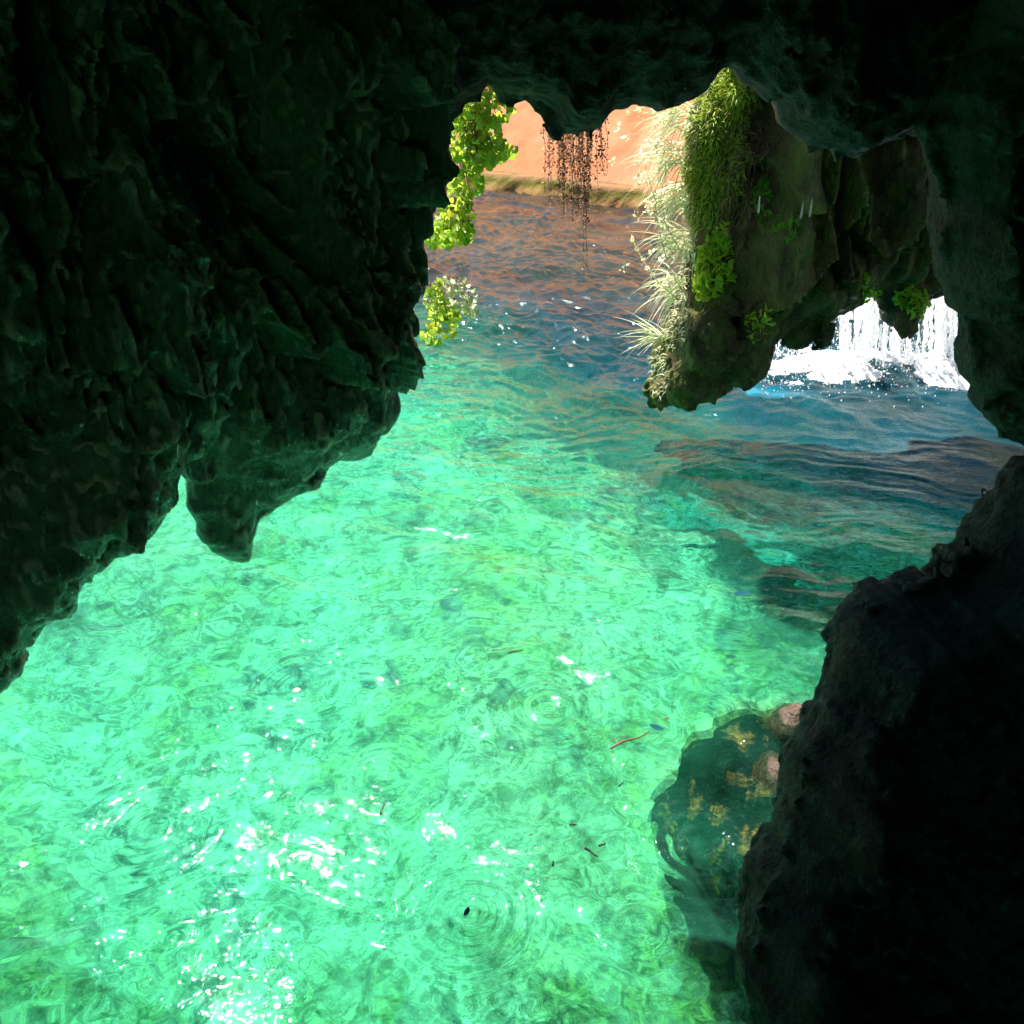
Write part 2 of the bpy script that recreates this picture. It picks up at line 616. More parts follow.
# ------------------------------------------------------------------ hanging rock beyond the opening
SH = Slab((1.6, 5.0), R(7))
hang_px = [(560, -330), (620, -110), (708, -60), (716, 60), (700, 86), (685, 116), (680, 174), (688, 236), (683, 282), (671, 315), (658, 346), (655, 373), (647, 394), (651, 406), (671, 402), (694, 390),
           (718, 370), (740, 362), (754, 350), (766, 336), (786, 331), (803, 333), (819, 321), (826, 311), (848, 302), (859, 292), (875, 295), (882, 322), (894, 328), (906, 319), (931, 300), (956, 296), (1040, 280), (1080, -60), (1100, -330)]


def hang_relief(U, V):
    col = np.abs(fbm2(U * 4.2 + 12, V * 0.7, 3))
    fine = fbm2(U * 15 + 2, V * 1.8, 3)
    q = V * 2.3 + 0.9 * fbm2(U * 2 + 71, V, 3) + 0.5 * np.abs(fbm2(U * 6, V, 2))
    t = q - np.floor(q)
    lip = (1 - t) * np.clip(t / 0.06, 0, 1)
    return 0.26 * col + 0.05 * fine + 0.20 * lip + 0.12 * fbm2(U * 1.5 + 90, V * 1.0, 2)


def lobe(px, py, rp, dw, sq):
    u, v = SH.hit(px, py)
    return (u, v, dw, rp * 5.4 / FOC, sq)


lobes = [lobe(700, 345, 40, -0.10, 1.2), lobe(672, 368, 20, -0.26, 1.2), lobe(700, 368, 18, -0.20, 0.9), lobe(728, 345, 24, -0.26, 1.3), lobe(748, 345, 13, -0.10, 1.5),
         lobe(690, 330, 26, -0.3, 1.2), lobe(662, 385, 12, -0.1, 1.1), lobe(786, 315, 16, -0.2, 1.2), lobe(803, 320, 10, -0.3, 1.4), lobe(893, 312, 11, -0.15, 1.5), lobe(745, 305, 26, -0.3, 1.0)]
pts, ff = SH.mesh('hanging_rock', hang_px, 0.24, 0.34, 0.0135, hang_relief, lambda U, V: 0.10 * fbm2(U * 1.2 + 33, V * 1.2, 2), 0.03, 0.014, lobes=lobes, front=0.46, rmask=1.1)
hang = rock_object('hanging_rock', pts, ff, M_hang, 'mossy brown rock mass hanging above the water, its rounded tip pointing down', 'rock')

# added slab above the view that keeps the sun off the ledge
SR = Slab((0.0, 3.1), 0.0)
block_uv = [(-0.16, 3.3), (-0.14, 3.05), (0.3, 2.95), (0.6, 2.82), (1.2, 2.80), (2.4, 2.75), (3.4, 2.7), (3.4, 4.4), (0.0, 4.4), (-0.18, 3.8)]
pts, ff = SR.mesh_uv('sun_block', block_uv, 0.22, 0.3, 0.035, lambda U, V: 0.15 * fbm2(U * 2, V * 2, 4), None, 0.05, 0.03, rmask=1.0)
pts, ff = main_body(pts, ff)
tag(link('sun_block', np_mesh('sun_block', pts, ff), M_hang), kind='structure')

# ------------------------------------------------------------------ bed of the pool
reflect_px = [(643, 778), (668, 748), (688, 722), (722, 697), (780, 690), (835, 692), (900, 760), (900, 880), (760, 950), (745, 925), (712, 870), (695, 838), (664, 815)]
reflect_xy = [tuple(on_water(*p)[:2]) for p in reflect_px]


def reflect_dist(X, Y):
    return -poly_dist(reflect_xy, X, Y) + 0.03 * fbm2(X * 6, Y * 6, 3)


def bed_h(X, Y):
    deep_shade = np.clip((Y + 1.5 * np.clip(X, -1.2, 2.5) - 6.3 + 0.7 * fbm2(X * 0.8 + 50, Y * 0.8, 3)) / 2.6, 0, 1)  # drop follows the hanging rock's shadow edge, so its shade sits in the bed
    b = -0.8 - 2.2 * deep_shade ** 1.3 + 0.14 * fbm2(X * 0.9, Y * 0.9, 4) + 0.03 * fbm2(X * 5, Y * 5, 4)
    return b


def grid_mesh(name, xs, ys, hf):
    X, Y = np.meshgrid(xs, ys, indexing='ij')
    Z = hf(X, Y)
    v = np.stack([X, Y, Z], -1).reshape(-1, 3)
    n, m = X.shape
    i = np.arange(n * m).reshape(n, m)
    f = np.stack([i[:-1, :-1], i[1:, :-1], i[1:, 1:], i[:-1, 1:]], -1).reshape(-1, 4)
    return np_mesh(name, v, f), X, Y


t = NT('pool bed')
co = t.coords()
n1 = t.noise(co, 1.6, 8, 0.65, 1.0)
n2 = t.noise(co, 7.0, 8, 0.7, 0.8)
n3 = t.noise(co, 26.0, 6, 0.65)
col = t.mix(t.ramp(n1, [(0.42, 0), (0.58, 1)]), (0.56, 0.58, 0.20), (0.92, 0.92, 0.76))
col = t.mix(t.ramp(n2, [(0.50, 0), (0.60, 1)]), col, (0.07, 0.11, 0.07))
n4 = t.noise(co, 9.0, 3, 0.55, 2.5)
col = t.mix(t.ramp(n4, [(0.46, 0), (0.56, 0.8)]), col, (0.10, 0.18, 0.10))
n5 = t.noise(co, 2.4, 5, 0.6, 0.6)
col = t.mix(t.ramp(n5, [(0.57, 0), (0.63, 1)]), col, (0.02, 0.07, 0.09))  # blue-black patches: flecks of reflected sky put into the bed colour
n6 = t.noise(co, 0.9, 4, 0.6, 0.8)
col = t.mix(t.ramp(n6, [(0.50, 0), (0.64, 0.6)]), col, (0.16, 0.22, 0.08))
vo = t.n('ShaderNodeTexVoronoi', i_Scale=9.0)
t.l(co, vo.inputs['Vector'])
col = t.mix(t.ramp(vo.outputs['Distance'], [(0.2, 0.5), (0.6, 0)]), col, (0.85, 0.82, 0.66))
col = t.mix(0.5, col, t.mix(t.ramp(n3, [(0.3, 0), (0.7, 1)]), (0.5, 0.5, 0.5), (1.2, 1.2, 1.2)), 'MULTIPLY')
b = t.n('ShaderNodeBsdfDiffuse')
t.l(col, b.inputs[0])
t.l(t.bump(n2, 1.0, 0.08), b.inputs['Normal'])
t.l(b.outputs[0], t.out.inputs[0])
M_bed = t.m
me, _, _ = grid_mesh('pool_bed', np.arange(-12, 14, 0.09), np.arange(-4, 19, 0.09), bed_h)
tag(link('pool_bed', me, M_bed), kind='structure')

# ground beyond, one sheet out to the horizon
gm = NT('green bounce ground')
co = gm.coords()
b = gm.n('ShaderNodeBsdfDiffuse')
gm.l(gm.mix(gm.noise(co, 0.4, 6), (0.03, 0.09, 0.04), (0.07, 0.17, 0.07)), b.inputs[0])  # green picked to tint the bounce light reaching the cave
gm.l(b.outputs[0], gm.out.inputs[0])
xs = np.concatenate([[-200, -60], np.arange(-20, 20.1, 2), [60, 200]])
me, _, _ = grid_mesh('ground', xs, np.concatenate([[-200, -60], np.arange(-20, 30.1, 2), [80, 200]]), lambda X, Y: -4.2 + 0.15 * fbm2(X * 0.3, Y * 0.3, 2))
tag(link('ground', me, gm.m), kind='structure')

# solid shaped and coloured as the dark cave's reflection
X0, X1 = min(p[0] for p in reflect_xy) - 0.1, max(p[0] for p in reflect_xy) + 0.1
Y0, Y1 = min(p[1] for p in reflect_xy) - 0.1, max(p[1] for p in reflect_xy) + 0.1
xs, ys = np.arange(X0, X1, 0.012), np.arange(Y0, Y1, 0.012)
zs = np.arange(-0.85, 0.03, 0.012)
Xg, Yg = np.meshgrid(xs, ys, indexing='ij')
sd = reflect_dist(Xg, Yg)
top = -0.05 - 0.05 * np.clip(fbm2(Xg * 5 + 4, Yg * 5, 4), -1, 1) - 0.10 * (1 - np.clip(sd / 0.12, 0, 1)) ** 2
F = np.maximum(zs[None, None, :] - top[:, :, None], -(sd[:, :, None] - 0.22 * np.abs(zs[None, None, :])))
F = F + 0.015 * fbm3(Xg[:, :, None] * 9 + 0 * zs, Yg[:, :, None] * 9 + 0 * zs, zs[None, None, :] * 9 + 0 * Xg[:, :, None], 3)
F[0], F[-1], F[:, 0], F[:, -1], F[:, :, -1] = 1, 1, 1, 1, 1
F[:, :, 0] = 1
vv, ff = surface_nets(F.astype(np.float32))
pts = np.array([xs[0], ys[0], zs[0]]) + vv * 0.012
rock_object('dark_reflection', pts, ff, M_reflect, 'dark reflection of the cave built as a flat solid just under the water, with brown patches, beside the black boulder', 'rock')


def blob(name, c, rad, mat, label, cat, seed, amp=0.12, n=48):
    vs, fs = [], []
    th = np.linspace(0, math.pi, n // 2)
    ph = np.linspace(0, 2 * math.pi, n, endpoint=False)
    TH, PH = np.meshgrid(th, ph, indexing='ij')
    d = np.stack([np.sin(TH) * np.cos(PH), np.sin(TH) * np.sin(PH), np.cos(TH)], -1)
    r = 1 + amp * fbm3(d[..., 0] * 1.7 + seed, d[..., 1] * 1.7, d[..., 2] * 1.7, 4)
    v = (d * r[..., None] * np.array(rad)).reshape(-1, 3)
    i = np.arange(len(v)).reshape(n // 2, n)
    j = np.roll(i, -1, 1)
    f = np.stack([i[:-1], i[1:], j[1:], j[:-1]], -1).reshape(-1, 4)
    me = np_mesh(name, v, f)
    o = link(name, me, mat, None, c)
    return tag(o, label, cat)


p = on_water(788, 722)
blob('boulder', (p[0] + 0.03, p[1], -0.05), (0.10, 0.10, 0.10), M_tan, 'small tan boulder half out of the water against the black boulder', 'boulder', 3.0)
p = on_water(772, 772)
blob('boulder', (p[0] + 0.02, p[1], -0.07), (0.07, 0.11, 0.10), M_tan, 'sunken speckled tan boulder just in front of the one half out of the water', 'boulder', 8.0)

# ------------------------------------------------------------------ water surface
rings = [(470, 915, 0.008, 0.050, 0.15), (548, 708, 0.0045, 0.06, 0.20), (700, 850, 0.005, 0.05, 0.16), (480, 660, 0.002, 0.06, 0.22), (300, 690, 0.0022, 0.06, 0.22),
         (150, 830, 0.002, 0.05, 0.2), (640, 930, 0.002, 0.05, 0.18), (385, 780, 0.0022, 0.045, 0.15)]


_wr = np.random.default_rng(5)
WAVES = []
for k in range(18):
    lam = 0.065 * (0.34 / 0.065) ** (k / 17.0)
    WAVES.append((lam, _wr.normal(-2.0, 0.7), _wr.uniform(0, 6.28), _wr.uniform(0, 90)))


def water_h(X, Y):
    wx = X + 0.35 * fbm2(X * 0.7 + 4, Y * 0.7, 2) + 0.08 * fbm2(X * 3 + 4, Y * 3, 2)
    wy = Y + 0.35 * fbm2(X * 0.7 + 40, Y * 0.7 + 9, 2) + 0.08 * fbm2(X * 3 + 14, Y * 3, 2)
    # direction of travel: away from the waterfall, towards the lower left
    a = wx * 0.80 + wy * 0.60
    c = -wx * 0.60 + wy * 0.80
    amp = 0.75 + 0.5 * fbm2(X * 0.5 + 77, Y * 0.5, 2)
    far = np.clip((Y - 4.2) / 3.0, 0, 1)
    h = 0.018 * fbm2(a * 2.2, c * 2.2, 2) * (1 + far)
    r1 = 1 - np.abs(fbm2(wx * 3.0 + 9, wy * 6.5 + 3, 3))
    h = h + 0.007 * r1 * amp * (1 + 2.0 * far)
    # crossing ripples: each train of crests comes and goes over the pool
    ux = X + 0.10 * fbm2(X * 1.7 + 4, Y * 1.7, 3)
    uy = Y + 0.10 * fbm2(X * 1.7 + 61, Y * 1.7 + 9, 3)
    for (lam, ang, ph, sd_) in WAVES:
        env = np.clip(0.55 + 1.1 * vn2(X * 1.3 + sd_, Y * 1.3 + 2 * sd_), 0, 1.3)
        arg = (ux * math.cos(ang) + uy * math.sin(ang)) * 2 * math.pi / lam + ph + 1.5 * vn2(X * 2.2 + sd_, Y * 2.2)
        k_ = (1 + far * (8.5 if lam < 0.11 else 4.8))
        h = h + lam * (0.0013 if lam < 0.11 else 0.0037) * env * k_ * (np.exp(0.9 * np.sin(arg)) - 1.2)
    h = h + 0.0009 * fbm2(wx * 11, wy * 17, 2) * amp
    for (px, py, A, lam, R0) in rings:
        q = on_water(px, py)
        r = np.hypot(X - q[0], (Y - q[1]))
        h = h + A * np.cos(2 * math.pi * r / lam) * np.exp(-(r / R0) ** 2) * np.clip(r / lam, 0.4, 1)
    # swell around the foot of the waterfall
    fall = np.array([2.55, 6.1])
    r = np.hypot((X - fall[0]) / 1.6, Y - fall[1])
    h = h + 0.05 * np.exp(-(r / 0.9) ** 2) * (1 + 0.35 * fbm2(X * 4, Y * 4, 3)) + 0.018 * np.cos(r * 7.0) * np.exp(-r / 1.6)
    return h


def steps(a, stops):
    out = [a]
    for lim, st in stops:
        while out[-1] < lim:
            out.append(out[-1] + st)
    return np.array(out)


ys = steps(-3.5, [(0.9, 0.15), (3.2, 0.0085), (5.0, 0.012), (8.0, 0.02), (11, 0.035), (18.5, 0.07)])
xs = np.concatenate([-steps(0.0, [(1.7, 0.0095), (3.5, 0.02), (12, 0.1)])[1:][::-1], steps(0.0, [(1.7, 0.0095), (4.5, 0.02), (14, 0.1)])])
me, X, Y = grid_mesh('water', xs, ys, water_h)
depth = -bed_h(X, Y)
sdg = reflect_dist(X, Y)
depth = np.where(sdg > 0.03, np.minimum(depth, 0.05 + 4.5 * np.clip(0.17 - sdg, 0, 1) ** 1.1), depth)
turb_light = (1 - np.exp(-depth / 0.6)) * (0.015 + 0.14 * np.clip((depth - 1.0) / 0.8, 0, 1) * np.clip((7.6 - Y) / 2.0, 0, 1) + 0.30 * np.clip((Y - 6.0) / 3.0, 0, 1) + 0.06 * np.exp(-np.clip(depth - 0.95, 0, 9) * 2.2)) * (0.85 + 0.35 * fbm2(X * 1.7 + 20, Y * 1.7, 3))  # right-hand and far terms carry shade and reflection tones into the colour
dpt = me.attributes.new('depth', 'FLOAT', 'POINT')
dpt.data.foreach_set('value', depth.astype(np.float32).ravel())
at_ = me.attributes.new('silt_light', 'FLOAT', 'POINT')
at_.data.foreach_set('value', np.clip(turb_light, 0, 0.9).astype(np.float32).ravel())

t = NT('emerald water')
co = t.coords()
tb = t.n('ShaderNodeAttribute', attribute_name='silt_light').outputs['Fac']
nA = t.noise(co, 0.55, 4, 0.6, 0.5)
nB = t.noise(co, 2.6, 6, 0.65, 1.5)
body = t.mix(t.ramp(nA, [(0.35, 0), (0.65, 1)]), (0.06, 0.74, 0.54), (0.17, 0.82, 0.42))
body = t.mix(t.ramp(nB, [(0.42, 0), (0.68, 0.75)]), body, (0.03, 0.42, 0.25))
dp = t.n('ShaderNodeAttribute', attribute_name='depth').outputs['Fac']
dn = t.math('DIVIDE', dp, 3.2, True)
body = t.mix(t.ramp(dn, [(0.30, 0), (0.55, 1)]), body, (0.015, 0.17, 0.23))  # teal shade below the hanging rock, put into the water colour
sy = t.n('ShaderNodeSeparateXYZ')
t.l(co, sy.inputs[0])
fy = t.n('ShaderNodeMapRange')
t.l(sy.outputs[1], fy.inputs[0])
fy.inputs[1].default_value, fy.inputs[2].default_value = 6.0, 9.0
body = t.mix(fy.outputs[0], body, (0.10, 0.085, 0.07))  # far brown-grey: reflected cliff and sky painted into the body
mp = t.coords((1.0, 1.6, 1.0))
f1 = t.noise(mp, 24.0, 1, 0.5, 1.2)
f2 = t.noise(mp, 70.0, 1, 0.5, 0.6)
bm = t.bump(f1, 0.16, 0.02)
bm = t.bump(f2, 0.10, 0.006, bm)
dif = t.n('ShaderNodeBsdfDiffuse')
t.l(body, dif.inputs[0])
t.l(bm, dif.inputs['Normal'])
trn = t.n('ShaderNodeBsdfTransparent')
tint = t.ramp(dn, [(0.02, (0.75, 0.98, 0.85)), (0.25, (0.34, 0.97, 0.77)), (0.42, (0.14, 0.86, 0.80)), (0.7, (0.04, 0.62, 0.80)), (0.84, (0.02, 0.26, 0.34)), (1.0, (0.03, 0.08, 0.09))])  # middle teal stops paint in the shade beneath the hanging rock
t.l(tint, trn.inputs[0])
rfr = t.n('ShaderNodeBsdfRefraction', i_Roughness=0.0, i_IOR=1.33)
t.l(tint, rfr.inputs[0])
clear = t.n('ShaderNodeMixShader', i_0=0.60)
t.l(trn.outputs[0], clear.inputs[1])
t.l(rfr.outputs[0], clear.inputs[2])
bod = t.n('ShaderNodeMixShader')
t.l(tb, bod.inputs[0])
t.l(clear.outputs[0], bod.inputs[1])
t.l(dif.outputs[0], bod.inputs[2])
fre = t.n('ShaderNodeFresnel', i_IOR=1.33)
t.l(bm, fre.inputs['Normal'])
sx = t.n('ShaderNodeSeparateXYZ')
t.l(co, sx.inputs[0])
rr_ = t.n('ShaderNodeMapRange')
t.l(sx.outputs[1], rr_.inputs[0])
rr_.inputs[1].default_value, rr_.inputs[2].default_value, rr_.inputs[3].default_value, rr_.inputs[4].default_value = 3.0, 7.5, 0.02, 0.03
gl = t.n('ShaderNodeBsdfGlossy')
t.l(rr_.outputs[0], gl.inputs['Roughness'])
t.l(bm, gl.inputs['Normal'])
sf = t.n('ShaderNodeMixShader')
t.l(fre.outputs[0], sf.inputs[0])
t.l(bod.outputs[0], sf.inputs[1])
t.l(gl.outputs[0], sf.inputs[2])
t.l(sf.outputs[0], t.out.inputs[0])
M_water = t.m
tag(link('water', me, M_water), kind='structure')

# ------------------------------------------------------------------ orange cliff and its mossy foot
CA = np.array([-0.55, 16.4])
CB = np.array([2.2, 13.8])
cd = (CB - CA) / np.linalg.norm(CB - CA)
cn = np.array([cd[1], -cd[0]])
if cn[1] > 0:
    cn = -cn                                    # towards the viewer


def bank(name, t0, t1, z0, z1, lean, depth, step, amp, mat, label, cat, off=0.0, seed=0.0):
    ts = np.arange(t0, t1, step)
    prof = np.arange(0, (z1 - z0) + 1e-6, step)
    Tg, Pg = np.meshgrid(ts, prof, indexing='ij')
    n = off + amp * fbm2(Tg * 0.9 + seed, Pg * 0.9, 5) + amp * 0.35 * fbm2(Tg * 4 + seed, Pg * 4, 4) - Pg * math.tan(lean)
    Zg = z0 + Pg
    P = np.stack([CA[0] + cd[0] * Tg + cn[0] * n, CA[1] + cd[1] * Tg + cn[1] * n, Zg], -1)
    bk = P.copy()
    bk[..., 0] -= cn[0] * depth
    bk[..., 1] -= cn[1] * depth
    a, b = P.shape[:2]
    i = np.arange(a * b).reshape(a, b)
    f = np.stack([i[:-1, :-1], i[1:, :-1], i[1:, 1:], i[:-1, 1:]], -1).reshape(-1, 4)
    k = i + a * b
    fb = np.stack([k[:-1, :-1], k[:-1, 1:], k[1:, 1:], k[1:, :-1]], -1).reshape(-1, 4)

    def strip(e, reverse):
        s = np.stack([e[:-1], e[1:], e[1:] + a * b, e[:-1] + a * b], -1)
        return s[:, ::-1] if reverse else s
    f = np.concatenate([f, fb, strip(i[:, -1], True)[:, ::-1], strip(i[:, 0], False)[:, ::-1], strip(i[0], False), strip(i[-1], True)])
    v = np.concatenate([P.reshape(-1, 3), bk.reshape(-1, 3)])
    base = np.array([v[:, 0].mean(), v[:, 1].mean(), z0])
    me = np_mesh(name, v - base, f)
    o = link(name, me, mat, None, base)
    return tag(o, label, cat)


t = NT('orange cliff')
co = t.coords()
n1 = t.noise(co, 0.9, 8, 0.6, 0.4)
n2 = t.noise(co, 6, 8, 0.65)
col = t.mix(t.ramp(n1, [(0.35, 0), (0.65, 1)]), (0.33, 0.13, 0.06), (0.41, 0.20, 0.115))
col = t.mix(t.ramp(n2, [(0.55, 0), (0.75, 0.5)]), col, (0.26, 0.08, 0.03))
b = t.n('ShaderNodeBsdfDiffuse')
t.l(col, b.inputs[0])
t.l(t.bump(n2, 0.3, 0.04), b.inputs['Normal'])
t.l(b.outputs[0], t.out.inputs[0])
M_cliff = t.m
t = NT('mossy foot')
co = t.coords()
n1 = t.noise(co, 2.5, 8, 0.65, 0.4)
geo = t.n('ShaderNodeSeparateXYZ')
t.l(co, geo.inputs[0])
up = t.math('ADD', geo.outputs[2], t.math('MULTIPLY', n1, 0.25))
col = t.ramp(up, [(0.36, (0.16, 0.08, 0.04)), (0.50, (0.20, 0.13, 0.05)), (0.58, (0.09, 0.09, 0.02)), (0.68, (0.20, 0.11, 0.06))])
b = t.n('ShaderNodeBsdfDiffuse')
t.l(col, b.inputs[0])
t.l(t.bump(n1, 0.8, 0.1), b.inputs['Normal'])
t.l(b.outputs[0], t.out.inputs[0])
M_foot = t.m
bank('cliff', -22, 4.0, -0.2, 9.0, R(50), 1.2, 0.12, 0.05, M_cliff, 'sunlit orange rock cliff rising across the far side of the water', 'cliff', seed=5)
bank('cliff', 3.85, 22, -0.25, 8.0, R(47), 1.2, 0.12, 0.25, M_hang, 'added dark mossy cliff behind the waterfall, right of the orange cliff', 'cliff', off=0.1, seed=25)  # added dark stretch so the water mirrors less orange
bank('mossy_bank', -22, 22, -0.3, 0.25, R(42), 0.5, 0.06, 0.17, M_foot, 'low mossy ledge with pale top at the foot of the orange cliff', 'bank', off=0.42, seed=15)

# ------------------------------------------------------------------ cave behind the viewer
ny, na = 70, 90
Yc = np.linspace(2.25, -3.6, ny)
An = np.linspace(-0.28, math.pi + 0.28, na)
V, Fc = [], []
YY, AA = np.meshgrid(Yc, An, indexing='ij')
k = np.clip((2.25 - YY) / 2.0, 0, 1)
rx = 1.85 + 0.35 * k
rz = 2.55 + 0.35 * k
close = np.sqrt(np.clip(1 - np.clip((-1.2 - YY) / 2.4, 0, 1) ** 2, 0.42, 1))  # back end left open, a gap added to let in fill light
nn = 1 + 0.07 * fbm3(np.cos(AA) * 3, YY * 1.6, np.sin(AA) * 3, 4)
v = np.stack([np.cos(AA) * rx * nn * close, YY, np.sin(AA) * rz * nn * close - 0.15], -1)
sh = 0.25
vo_ = np.stack([np.cos(AA) * (rx * nn * close + sh), YY - sh * 0.4 * (close < 0.5), np.sin(AA) * (rz * nn * close + sh) - 0.15], -1)
i = np.arange(ny * na).reshape(ny, na)
f1 = np.stack([i[:-1, :-1], i[:-1, 1:], i[1:, 1:], i[1:, :-1]], -1).reshape(-1, 4)
f2 = f1[:, ::-1] + ny * na
rim = np.stack([i[0, :-1], i[0, :-1] + ny * na, i[0, 1:] + ny * na, i[0, 1:]], -1)
me = np_mesh('cave_wall', np.concatenate([v.reshape(-1, 3), vo_.reshape(-1, 3)]), np.concatenate([f1, f2, rim]))
tag(link('cave_wall', me, M_roof), kind='structure')

# ------------------------------------------------------------------ plants
M_fern = leaf_mat('fern leaf', (0.16, 0.32, 0.015), (0.58, 0.70, 0.08), 0.55, (0.75, 0.92, 0.10), 38)
M_fern_dark = leaf_mat('shaded fern leaf', (0.05, 0.16, 0.015), (0.14, 0.30, 0.02), 0.5, (0.4, 0.7, 0.05))  # darker copy of the fern leaf, shade put into its colour
M_sunlit = leaf_mat('sun-blown grass', (0.50, 0.54, 0.24), (0.88, 0.86, 0.66), 0.5)  # whitened colour stands in for full sun on the plants
M_vine = leaf_mat('brown trailing leaf', (0.13, 0.06, 0.04), (0.36, 0.19, 0.13), 0.4)
M_stem = leaf_mat('plant stem', (0.07, 0.05, 0.02), (0.14, 0.11, 0.04), 0.1)
M_moss = leaf_mat('moss', (0.18, 0.28, 0.02), (0.50, 0.62, 0.07), 0.45)
M_wood = leaf_mat('wet twig', (0.015, 0.012, 0.008), (0.05, 0.035, 0.02), 0.02)
M_dead = leaf_mat('fallen leaf', (0.03, 0.05, 0.04), (0.10, 0.07, 0.03), 0.1, None, 25, 0.9, 0.05)


def rvec(s=1.0):
    while True:
        v = Vector((rnd.uniform(-1, 1), rnd.uniform(-1, 1), rnd.uniform(-1, 1)))
        if 0.05 < v.length < 1:
            return v.normalized() * s


def lobed_leaf(mb, base, d, nrm, size):
    """fan leaf with rounded lobes, cupped a little"""
    d = Vector(d).normalized()
    n = Vector(nrm)
    n = (n - d * n.dot(d)).normalized()
    s = d.cross(n)
    lob = rnd.choice((3, 5))
    vs = [Vector(base)]
    K = 15
    for i in range(K):
        a = R(-105) + R(210) * i / (K - 1)
        r = size * (0.72 + 0.28 * abs(math.cos(a * lob / 2.0)) ** 0.7)
        vs.append(Vector(base) + d * (r * math.cos(a) + 0.15 * size) + s * r * math.sin(a) + n * (0.18 * size * (math.sin(a) ** 2) - 0.12 * size * math.cos(a) * rnd.uniform(0.5, 1.4)))
    mb.add(vs, [(0, i, i + 1) for i in range(1, K)])


def blade(mb, base, d, L, w, droop, n=5, side=None):
    """grass blade: a narrow folded strip that bends over"""
    d = Vector(d).normalized()
    s = (side or rvec()).cross(d).normalized()
    p = Vector(base)
    vs, fs = [], []
    for i in range(n + 1):
        k = i / n
        ww = w * (1 - k ** 1.6) + 0.0003
        up = s.cross(d) * (ww * 0.35)
        vs += [p - s * ww, p + up, p + s * ww]
        p = p + d * (L / n)
        d = (d + Vector((0, 0, -droop / n))).normalized()
    for i in range(n):
        for j in (0, 1):
            fs.append((i * 3 + j, i * 3 + j + 1, i * 3 + 4 + j, i * 3 + 3 + j))
    mb.add(vs, fs)
    return p


def fern_clump(label, cells, y0, n, size, mat, dy=0.06, anchor=None, cat='fern', group=None, name='fern'):
    """lobed leaves on thin stems spread through a set of pixel ellipses (cx, cy, rx, ry)"""
    a = at(*anchor, y0)
    root = empty(name, a)
    tag(root, label, cat, group)
    lv, st = MB(), MB()
    wts = [c[2] * c[3] for c in cells]
    for i in range(n):
        cx, cy, rx, ry = rnd.choices(cells, wts)[0]
        th, rr = rnd.uniform(0, 6.283), math.sqrt(rnd.random())
        px, py = cx + rx * rr * math.cos(th), cy + ry * rr * math.sin(th)
        p = Vector(at(px, py, y0 + rnd.gauss(0, dy)))
        d = Vector((rnd.uniform(-0.6, 1.0), rnd.uniform(-0.9, 0.3), rnd.uniform(-1.0, 0.5)))
        lobed_leaf(lv, p, d, Vector((rnd.uniform(-0.9, 0.9), -0.7, rnd.uniform(-0.5, 1.2))), size * rnd.uniform(0.45, 1.3))
        if i % 3 == 0:
            ap = Vector(at(cx + rnd.uniform(-0.4, 0.2) * rx, cy - ry * rnd.uniform(0.3, 1.0), y0))
            m = (ap + p) / 2 + Vector((rnd.uniform(-0.01, 0.01), -0.02, 0.015))
            st.tube([ap, m, p], 0.0011, 0.0007, 3)
    lv.build('leaves', mat, root)
    st.build('stems', M_stem, root)
    return root


fern_clump('bright yellow green fern with lobed leaves spilling from the top of the opening', [(480, 105, 34, 20), (472, 135, 26, 30), (486, 150, 26, 16), (500, 148, 18, 8), (466, 175, 18, 26)], 2.56, 640, 0.015, M_fern, anchor=(470, 90))
fern_clump('yellow green fern draped on the right edge of the rock curtain, under the largest fern', [(455, 215, 18, 22), (440, 232, 15, 16), (462, 232, 12, 12)], 2.54, 240, 0.014, M_fern, anchor=(450, 200))
fern_clump('small bright fern low on the curtain edge just above the water', [(434, 300, 11, 20), (442, 320, 16, 22), (432, 335, 8, 10)], 2.50, 150, 0.013, M_fern, anchor=(430, 290))
fern_clump('pale sunlit little fern hanging beside the low fern on the curtain edge', [(462, 298, 16, 14), (452, 283, 14, 8), (470, 310, 8, 8)], 2.56, 110, 0.011, M_sunlit, anchor=(440, 285))

# trailing plant in the gap
root = empty('trailing_plant', at(575, 118, 2.58))
tag(root, 'brown trailing plant of many thin strands hanging from the roof before the orange cliff', 'plant')
for i in range(44):
    px = rnd.gauss(576, 14)
    px = min(max(px, 545), 606)
    y0 = rnd.uniform(112, 128)
    L = rnd.uniform(50, 105) * (1.0 if 556 < px < 598 else 0.85)
    if i in (3, 9):
        L = 150
        px = 580 + rnd.uniform(-3, 3)
    yd = 2.58 + rnd.uniform(-0.08, 0.08)
    mb = MB()
    path, q = [], px
    for k in range(9):
        q += rnd.uniform(-1.6, 1.6)
        path.append(Vector(at(q, y0 + L * k / 8, yd)))
    mb.tube(path, 0.0009, 0.0005, 3)
    for k in range(int(L * 0.8)):
        f = rnd.random() ** 1.1 * 8
        a = min(int(f), 7)
        p = path[a].lerp(path[a + 1], f - a) + rvec(0.006)
        if L > 140 and rnd.random() < 0.5 and f > 5:
            continue
        s_ = rnd.uniform(0.0028, 0.0055)
        d, n_ = rvec(), rvec()
        n_ = (n_ - d * n_.dot(d)).normalized()
        sd_ = d.cross(n_)
        mb.add([p, p + d * s_ + sd_ * s_ * 0.6, p + d * s_ * 2, p + d * s_ - sd_ * s_ * 0.6], [(0, 1, 2, 3)])
    mb.build('strand', M_vine, root, smooth=False)


